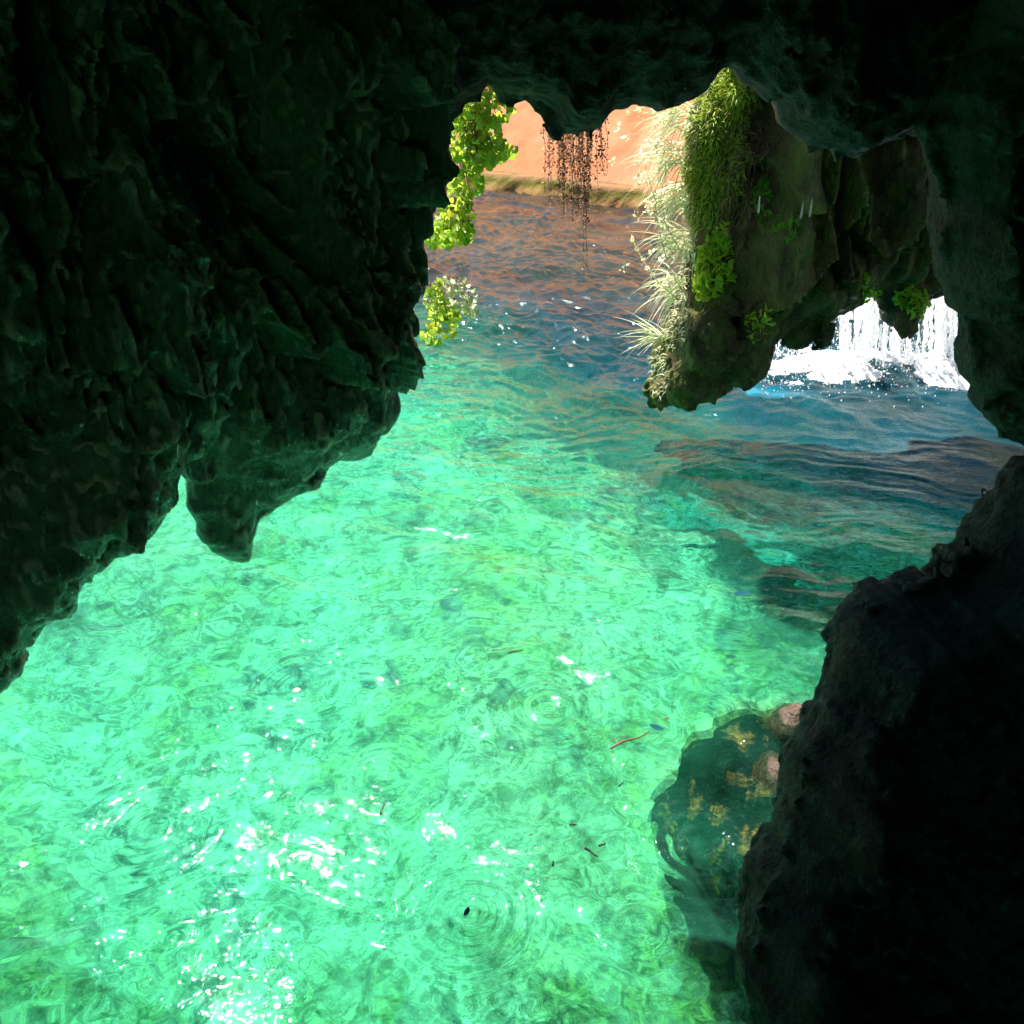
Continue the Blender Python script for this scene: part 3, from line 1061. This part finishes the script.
def tuft(name, label, cat, px, py, y, n, L, w, dirs, droop, mat, spread=0.03, heads=0, group=None):
    root = empty(name, at(px, py, y))
    tag(root, label, cat, group)
    mb = MB()
    heads_ = []
    o = Vector(at(px, py, y))
    for i in range(n):
        b = o + Vector((rnd.uniform(-1, 1) * spread, rnd.uniform(-1, 1) * spread, rnd.uniform(-1, 1) * spread))
        d = Vector(dirs) + rvec(0.75)
        e = blade(mb, b, d, L * rnd.uniform(0.3, 1.15), w * rnd.uniform(0.5, 1.2), droop * rnd.uniform(0.5, 1.4))
        if i < heads:
            hd = MB()
            heads_.append(hd)
            for k in range(7):
                p = e + rvec(0.016)
                dd, nn_ = rvec(), rvec()
                nn_ = (nn_ - dd * nn_.dot(dd)).normalized()
                s2 = dd.cross(nn_)
                z = rnd.uniform(0.008, 0.015)
                hd.add([p, p + dd * z + s2 * z * 0.6, p + dd * z * 2, p + dd * z - s2 * z * 0.6], [(0, 1, 2, 3)])
    mb.build('blades', mat, root)
    for hd in heads_:
        hd.build('flower_head', mat, root, smooth=False)
    return root


GR = 'sunlit grasses down the left face of the hanging rock'
HY = 4.8
for (px, py, n, L, d, dr, hd, lab) in [
        (680, 118, 110, 0.26, (-0.9, -0.4, 0.1), 1.2, 14, 'sunlit flowering grass tuft at the very top of the hanging rock left face'),
        (676, 155, 110, 0.26, (-0.9, -0.4, 0.0), 1.4, 12, 'sunlit grass tuft second from the top on the hanging rock left face'),
        (680, 195, 110, 0.24, (-0.8, -0.5, -0.2), 1.2, 6, 'sunlit grass tuft in the middle of the hanging rock left face'),
        (684, 240, 110, 0.26, (-0.7, -0.5, 0.0), 1.0, 4, 'sunlit grass tuft below the middle of the hanging rock left face'),
        (676, 285, 110, 0.22, (-0.7, -0.5, -0.1), 1.0, 0, 'sunlit grass tuft just above the rounded tip of the hanging rock')]:
    tuft('grass_tuft', lab, 'grass', px, py, HY, n, L, 0.0034, d, dr, M_sunlit, 0.06, hd, GR)
tuft('grass_tuft', 'spiky pale grass tuft sticking out leftwards over the water near the rock tip', 'grass', 661, 335, 4.7, 34, 0.26, 0.0042, (-1.2, -0.3, 0.15), 0.5, M_sunlit, 0.03, 0)

PALE = True
# tall flower stalks leaning out of the left face
for (px, py, ex, ey, lab) in [(680, 300, 632, 238, 'thin flower stalk leaning far left from the hanging rock with round buds'),
                              (688, 260, 645, 165, 'tall thin flower stalk rising left of the hanging rock'),
                              (682, 290, 655, 205, 'short flower stalk between the two longer stalks on the hanging rock')]:
    a, e = Vector(at(px, py, HY - 0.05)), Vector(at(ex, ey, HY - 0.2))
    root = empty('flower_stalk', a)
    tag(root, lab, 'flower')
    mb = MB()
    mid = (a + e) / 2 + Vector((-0.03, 0, -0.06))
    path = [(a * (1 - k) ** 2 + mid * 2 * k * (1 - k) + e * k * k) for k in [j / 8 for j in range(9)]]
    mb.tube(path, 0.004, 0.002, 5)
    for k in (4, 5, 6, 7, 8):
        hd = MB()
        for j in range(4):
            lobed_leaf(hd, path[k] + rvec(0.008), rvec(), rvec(), 0.012)
        hd.build('bud', M_sunlit, root)
    mb.build('stem', M_sunlit, root)


def surf(px, py, obj):
    """first point of a rock object on a view ray"""
    dg = ray(px, py)
    o = Vector(EYE) - obj.location
    ok, loc, nr, _ = obj.ray_cast(o, Vector(dg).normalized())
    return (loc + obj.location, nr) if ok else (None, None)


bpy.context.view_layer.update()
# moss and small ferns that grow on the hanging rock
def moss_patch(label, cells, n, L, w, mat, obj=hang, group=None, name='moss_patch', droop=1.5, cat='moss', leafy=0.0):
    mb = MB()
    pts_ = []
    for i in range(n):
        cx, cy, rx, ry = rnd.choices(cells, [c[2] * c[3] for c in cells])[0]
        th, rr = rnd.uniform(0, 6.283), rnd.random() ** 0.6
        p, nr = surf(cx + rx * rr * math.cos(th), cy + ry * rr * math.sin(th), obj)
        if p is None:
            continue
        pts_.append(p)
        if rnd.random() < leafy:
            lobed_leaf(mb, p + nr * 0.012 + rvec(0.012), nr + rvec(0.8), rvec() + Vector((0, -1, 0.4)), L * rnd.uniform(0.3, 0.55))
        else:
            blade(mb, p - nr * 0.004, nr * 0.8 + rvec(0.7) + Vector((0, 0, -0.2)), L * rnd.uniform(0.5, 1.2), w, droop, 3)
    o = mb.build(name, mat, None, origin=tuple(pts_[0]))
    return tag(o, label, cat, group)


moss_patch('green moss carpet with fine trailing stems on the upper left of the hanging rock', [(715, 150, 38, 60), (725, 120, 22, 30), (705, 190, 22, 40)], 2600, 0.055, 0.0028, M_moss)
moss_patch('whitened grass carpet painting the sun glare down the whole left edge of the hanging rock', [(688, 140, 12, 45), (688, 230, 10, 55), (676, 315, 13, 35), (660, 372, 10, 26)], 900, 0.05, 0.0026, M_sunlit, name='glare_grass', cat='grass')  # pale blades added for the sun glare on the rock edge
moss_patch('brown moss cap on the narrow top of the hanging rock under the roof', [(728, 78, 20, 18), (745, 100, 16, 16)], 700, 0.05, 0.003, M_moss)
moss_patch('vivid green leafy fern patch midway down the hanging rock left edge', [(718, 262, 17, 30), (708, 280, 12, 20), (726, 235, 10, 14)], 300, 0.06, 0.003, M_fern, leafy=0.8, name='fern', cat='fern')
moss_patch('brown dry moss hanging right of the green moss on the hanging rock', [(745, 180, 26, 60), (735, 225, 18, 26)], 1000, 0.07, 0.0022, M_vine)
moss_patch('small dark fern in the shade at the centre of the hanging rock', [(765, 195, 14, 26), (790, 225, 10, 20)], 70, 0.05, 0.003, M_fern_dark, leafy=0.9, name='fern', cat='fern')
moss_patch('little green fern hanging from the lower lip of the rock above the waterfall', [(912, 298, 16, 12), (918, 308, 14, 9)], 110, 0.05, 0.003, M_fern, leafy=0.85, name='fern', cat='fern')
moss_patch('tiny fern sprig on the rock lip left of the waterfall', [(872, 296, 8, 8), (866, 285, 5, 16)], 40, 0.045, 0.003, M_fern, leafy=0.85, name='fern', cat='fern')
moss_patch('tiny fern sprig under the hanging rock right beside its rounded tip', [(757, 325, 10, 14), (768, 315, 6, 8)], 45, 0.045, 0.003, M_fern, leafy=0.85, name='fern', cat='fern')

# ------------------------------------------------------------------ waterfall
t = NT('white water')
d1 = t.n('ShaderNodeBsdfPrincipled', i_Roughness=0.3)
d1.inputs['Base Color'].default_value = (0.74, 0.76, 0.78, 1)
d2 = t.n('ShaderNodeBsdfTranslucent')
d2.inputs[0].default_value = (0.88, 0.92, 0.94, 1)
mx = t.n('ShaderNodeMixShader', i_0=0.3)
t.l(d1.outputs[0], mx.inputs[1])
t.l(d2.outputs[0], mx.inputs[2])
t.l(mx.outputs[0], t.out.inputs[0])
M_foam = t.m
t = NT('falling water')
d1 = t.n('ShaderNodeBsdfPrincipled', i_Roughness=0.15)
d1.inputs['Base Color'].default_value = (0.94, 0.95, 0.95, 1)
d2 = t.n('ShaderNodeBsdfTranslucent')
d2.inputs[0].default_value = (0.94, 0.95, 0.95, 1)
d3 = t.n('ShaderNodeBsdfTransparent')
mx = t.n('ShaderNodeMixShader', i_0=0.6)
t.l(d1.outputs[0], mx.inputs[1])
t.l(d2.outputs[0], mx.inputs[2])
m2 = t.n('ShaderNodeMixShader')
t.l(t.ramp(t.noise(t.coords((1, 1, 0.35)), 30, 4), [(0.35, 0.1), (0.6, 0.85)]), m2.inputs[0])
t.l(mx.outputs[0], m2.inputs[1])
t.l(d3.outputs[0], m2.inputs[2])
t.l(m2.outputs[0], t.out.inputs[0])
M_stream = t.m
wf = empty('waterfall', (2.6, 6.15, 0))
tag(wf, 'white waterfall streaming down behind the hanging rock into bright foam', 'waterfall')
for i in range(98):
    px = rnd.uniform(835, 985) if i < 84 else rnd.uniform(770, 840)
    y = 6.15 + rnd.uniform(-0.2, 0.35)
    a = Vector(at(px, 262, y))
    b = Vector(at(px + rnd.uniform(-3, 3), 362, y))
    b.z = 0.0
    mb = MB()
    path = []
    K = 22
    for k in range(K + 1):
        p = a.lerp(b, k / K)
        path.append(p + Vector((rnd.gauss(0, 0.004), rnd.gauss(0, 0.006), 0)))
    # broken stream: short beads joined to each other
    r0 = rnd.uniform(0.004, 0.024) if i < 84 else rnd.uniform(0.003, 0.007)
    k = 0
    while k < K:
        L = rnd.randint(2, 7)
        seg = path[k:min(k + L, K) + 1]
        if len(seg) >= 2:
            mid = [s_ for s_ in seg]
            mb.tube(mid, r0 * rnd.uniform(0.6, 1.2), r0 * rnd.uniform(0.3, 1.0), 5)
        k += L + (1 if rnd.random() < 0.3 else 0)
    mb.build('stream', M_stream, wf)
# foam: a churned sheet of clumps along the foot
xs, ys = np.arange(1.55, 3.9, 0.016), np.arange(5.55, 6.75, 0.016)


def foam_h(X, Y):
    e = np.clip(1 - np.abs((Y - 6.12) / 0.6) ** 2, 0, 1) * np.clip((X - 1.62) / 0.6, 0, 1) ** 0.7 * np.clip((3.9 - X) / 0.2, 0, 1)
    n = fbm2(X * 7, Y * 7, 4)
    return water_h(X, Y) - 0.03 + e * (0.055 + 0.03 * n) + 0.008 * fbm2(X * 26, Y * 26, 3) * np.clip(e * 2, 0, 1) + 0.05 * np.clip(e - 0.45, 0, 1) * fbm2(X * 3, Y * 3, 2)


me, _, _ = grid_mesh('foam', xs, ys, foam_h)
fo = link('foam', me, M_foam, wf)
fo.location = -wf.location
sp = MB()
for i in range(6000):
    x = rnd.uniform(1.6, 3.9)
    y = rnd.gauss(6.05, 0.25)
    z = abs(rnd.gauss(0, 0.16)) + 0.02
    if x < 2.2 and rnd.random() < 0.5:
        z *= 0.5
    r = rnd.uniform(0.0015, 0.006)
    c = Vector((x, y, z))
    sp.add([c + Vector((r, 0, 0)), c + Vector((-r, 0, 0)), c + Vector((0, r, 0)), c + Vector((0, -r, 0)), c + Vector((0, 0, r * 1.5)), c + Vector((0, 0, -r * 1.5))],
           [(0, 2, 4), (2, 1, 4), (1, 3, 4), (3, 0, 4), (2, 0, 5), (1, 2, 5), (3, 1, 5), (0, 3, 5)])
so = sp.build('spray', M_foam, wf)
so['kind'] = 'stuff'

# ------------------------------------------------------------------ drops falling from the rock
t = NT('falling drop')
g1 = t.n('ShaderNodeBsdfGlass', i_Roughness=0.0, i_IOR=1.33)
g2 = t.n('ShaderNodeBsdfDiffuse')
g2.inputs[0].default_value = (0.9, 0.95, 0.92, 1)
g3 = t.n('ShaderNodeMixShader', i_0=0.35)
t.l(g1.outputs[0], g3.inputs[1])
t.l(g2.outputs[0], g3.inputs[2])
t.l(g3.outputs[0], t.out.inputs[0])
M_drop = t.m
DG = 'drops falling from the cave rock'
for (px, py, L, y, lab) in [(180, 454, 26, 1.35, 'largest falling water drop, straight above the narrow notch in the curtain edge'),
                            (239, 382, 15, 1.5, 'falling drop before the curtain, well above the big stalactite'),
                            (237, 345, 9, 1.55, 'tiny falling drop right above another drop over the big stalactite'),
                            (253, 416, 14, 1.5, 'falling drop above the big stalactite, lowest but one'),
                            (257, 503, 9, 1.55, 'falling drop at the right side of the big stalactite'),
                            (122, 424, 11, 1.2, 'falling drop in front of the dark far left of the curtain'),
                            (168, 360, 18, 1.3, 'thin long falling drop upper left of the largest drop'),
                            (444, 198, 19, 1.95, 'falling drop in front of the dark knob beside the draped fern'),
                            (414, 97, 15, 1.95, 'falling drop near the roof, left of the largest fern'),
                            (811, 207, 17, 3.6, 'falling drop before the dark hanging rock, right one of a close pair'),
                            (802, 210, 15, 3.6, 'falling drop before the dark hanging rock, left one of a close pair'),
                            (759, 205, 14, 3.6, 'falling drop alone before the brown moss of the hanging rock')]:
    c = Vector(at(px, py, y))
    hl = L / 2 * y * 1.1 / FOC
    mb = MB()
    prof = [(-1, 0.15), (-0.85, 0.75), (-0.55, 1.0), (0, 0.8), (0.5, 0.5), (1, 0.08)]
    vs, fs = [], []
    for (z, r) in prof:
        for k in range(8):
            a = k * math.pi / 4
            rr = r * (min(hl * 0.2, 0.0045) if y > 3 else min(hl * 0.3, 0.006))
            vs.append(c + Vector((math.cos(a) * rr, math.sin(a) * rr, z * hl)))
    for j in range(len(prof) - 1):
        for k in range(8):
            fs.append((j * 8 + k, j * 8 + (k + 1) % 8, j * 8 + 8 + (k + 1) % 8, j * 8 + 8 + k))
    fs.append(tuple(range(7, -1, -1)))
    fs.append(tuple(40 + k for k in range(8)))
    mb.add(vs, fs)
    tag(mb.build('water_drop', M_drop, None, origin=tuple(c)), lab, 'water drop', DG)

# ------------------------------------------------------------------ things floating on the water


def water_z(x, y):
    return float(water_h(np.array([[x]]), np.array([[y]]))[0, 0])


for (px, py, L, ang, lab) in [(591, 857, 0.045, -0.7, 'forked dark twig floating in the near pool, largest of the twigs'),
                              (383, 812, 0.05, 1.5, 'dark twig standing up and down the picture left of the near ripples'),
                              (602, 850, 0.022, 0.5, 'short twig right of the forked twig'),
                              (573, 826, 0.02, 0.05, 'short level twig above the forked twig'),
                              (621, 787, 0.022, 0.9, 'little slanting twig nearest the dark reflection'),
                              (553, 868, 0.016, 1.5, 'tiny upright twig left of the forked twig'),
                              (516, 655, 0.06, 0.4, 'dark twig far out in the middle of the green pool'),
                              (630, 745, 0.16, 0.55, 'long brown stick floating to the left of the dark reflection')]:
    q = on_water(px, py)
    d = Vector((math.cos(ang), math.sin(ang), 0))
    sgn = Vector((-d.y, d.x, 0))
    mb = MB()
    c = Vector((q[0], q[1], water_z(q[0], q[1]) + 0.003))
    mb.tube([c - d * L * 0.5, c - d * L * 0.15 + sgn * L * 0.05, c + d * L * 0.2 - sgn * L * 0.04, c + d * L * 0.5], 0.0034, 0.0020, 6)
    if L in (0.045, 0.16, 0.06):
        mb.tube([c - d * L * 0.1, c - d * L * 0.3 + sgn * L * 0.22], 0.0018, 0.0010, 5)
    tag(mb.build('twig', M_wood if L < 0.1 else M_vine, None, origin=tuple(c)), lab, 'twig', 'twigs floating on the pool')

M_blue = leaf_mat('blue leaf and fleck', (0.004, 0.03, 0.04), (0.01, 0.06, 0.08), 0.05, None, 25, 0.9, 0.05)
for (px, py, s_, ang, m_, lab) in [(656, 733, 0.024, 2.6, M_blue, 'blue green leaf floating at the end of the long brown stick'),
                                   (467, 915, 0.014, 1.2, M_blue, 'teal scrap of leaf floating in the centre of the near ripple rings'),
                                   (547, 884, 0.006, 0.3, M_dead, 'round dark leaf speck floating below the tiny upright twig'),
                                   (531, 837, 0.006, 0.4, M_dead, 'dark leaf speck floating left of the short level twig'),
                                   (527, 873, 0.007, 0.0, M_dead, 'dark leaf speck floating left of the round dark one'),
                                   (742, 595, 0.035, 0.2, M_blue, 'dark blue fleck of painted reflection in the right middle of the green pool'),  # solid fleck put in for a dark blue reflection
                                   (655, 640, 0.009, 0.8, M_dead, 'small brown leaf scrap floating beyond the dark reflection'),
                                   (666, 722, 0.012, 0.9, M_dead, 'brown leaf floating just above the blue green leaf')]:
    q = on_water(px, py)
    z = water_z(q[0], q[1]) + 0.004
    mb = MB()
    d, sd_ = Vector((math.cos(ang), math.sin(ang), 0)), Vector((-math.sin(ang), math.cos(ang), 0))
    c = Vector((q[0], q[1], z))
    vs, fs = [], []
    K = 8
    for k in range(K + 1):
        f = k / K
        w_ = s_ * 0.5 * math.sin(math.pi * min(f * 0.9 + 0.06, 1)) ** 0.8
        ctr = c + d * s_ * (2 * f - 1)
        zc = 0.12 * s_ * (2 * f - 1) ** 2
        vs += [ctr - sd_ * w_ + Vector((0, 0, zc + w_ * 0.25)), ctr + Vector((0, 0, zc)), ctr + sd_ * w_ + Vector((0, 0, zc + w_ * 0.2))]
    for k in range(K):
        for j in (0, 1):
            fs.append((3 * k + j, 3 * k + j + 1, 3 * k + 4 + j, 3 * k + 3 + j))
    mb.add(vs, fs)
    tag(mb.build('leaf', m_, None, origin=tuple(c)), lab, 'leaf', 'leaves floating on the pool')
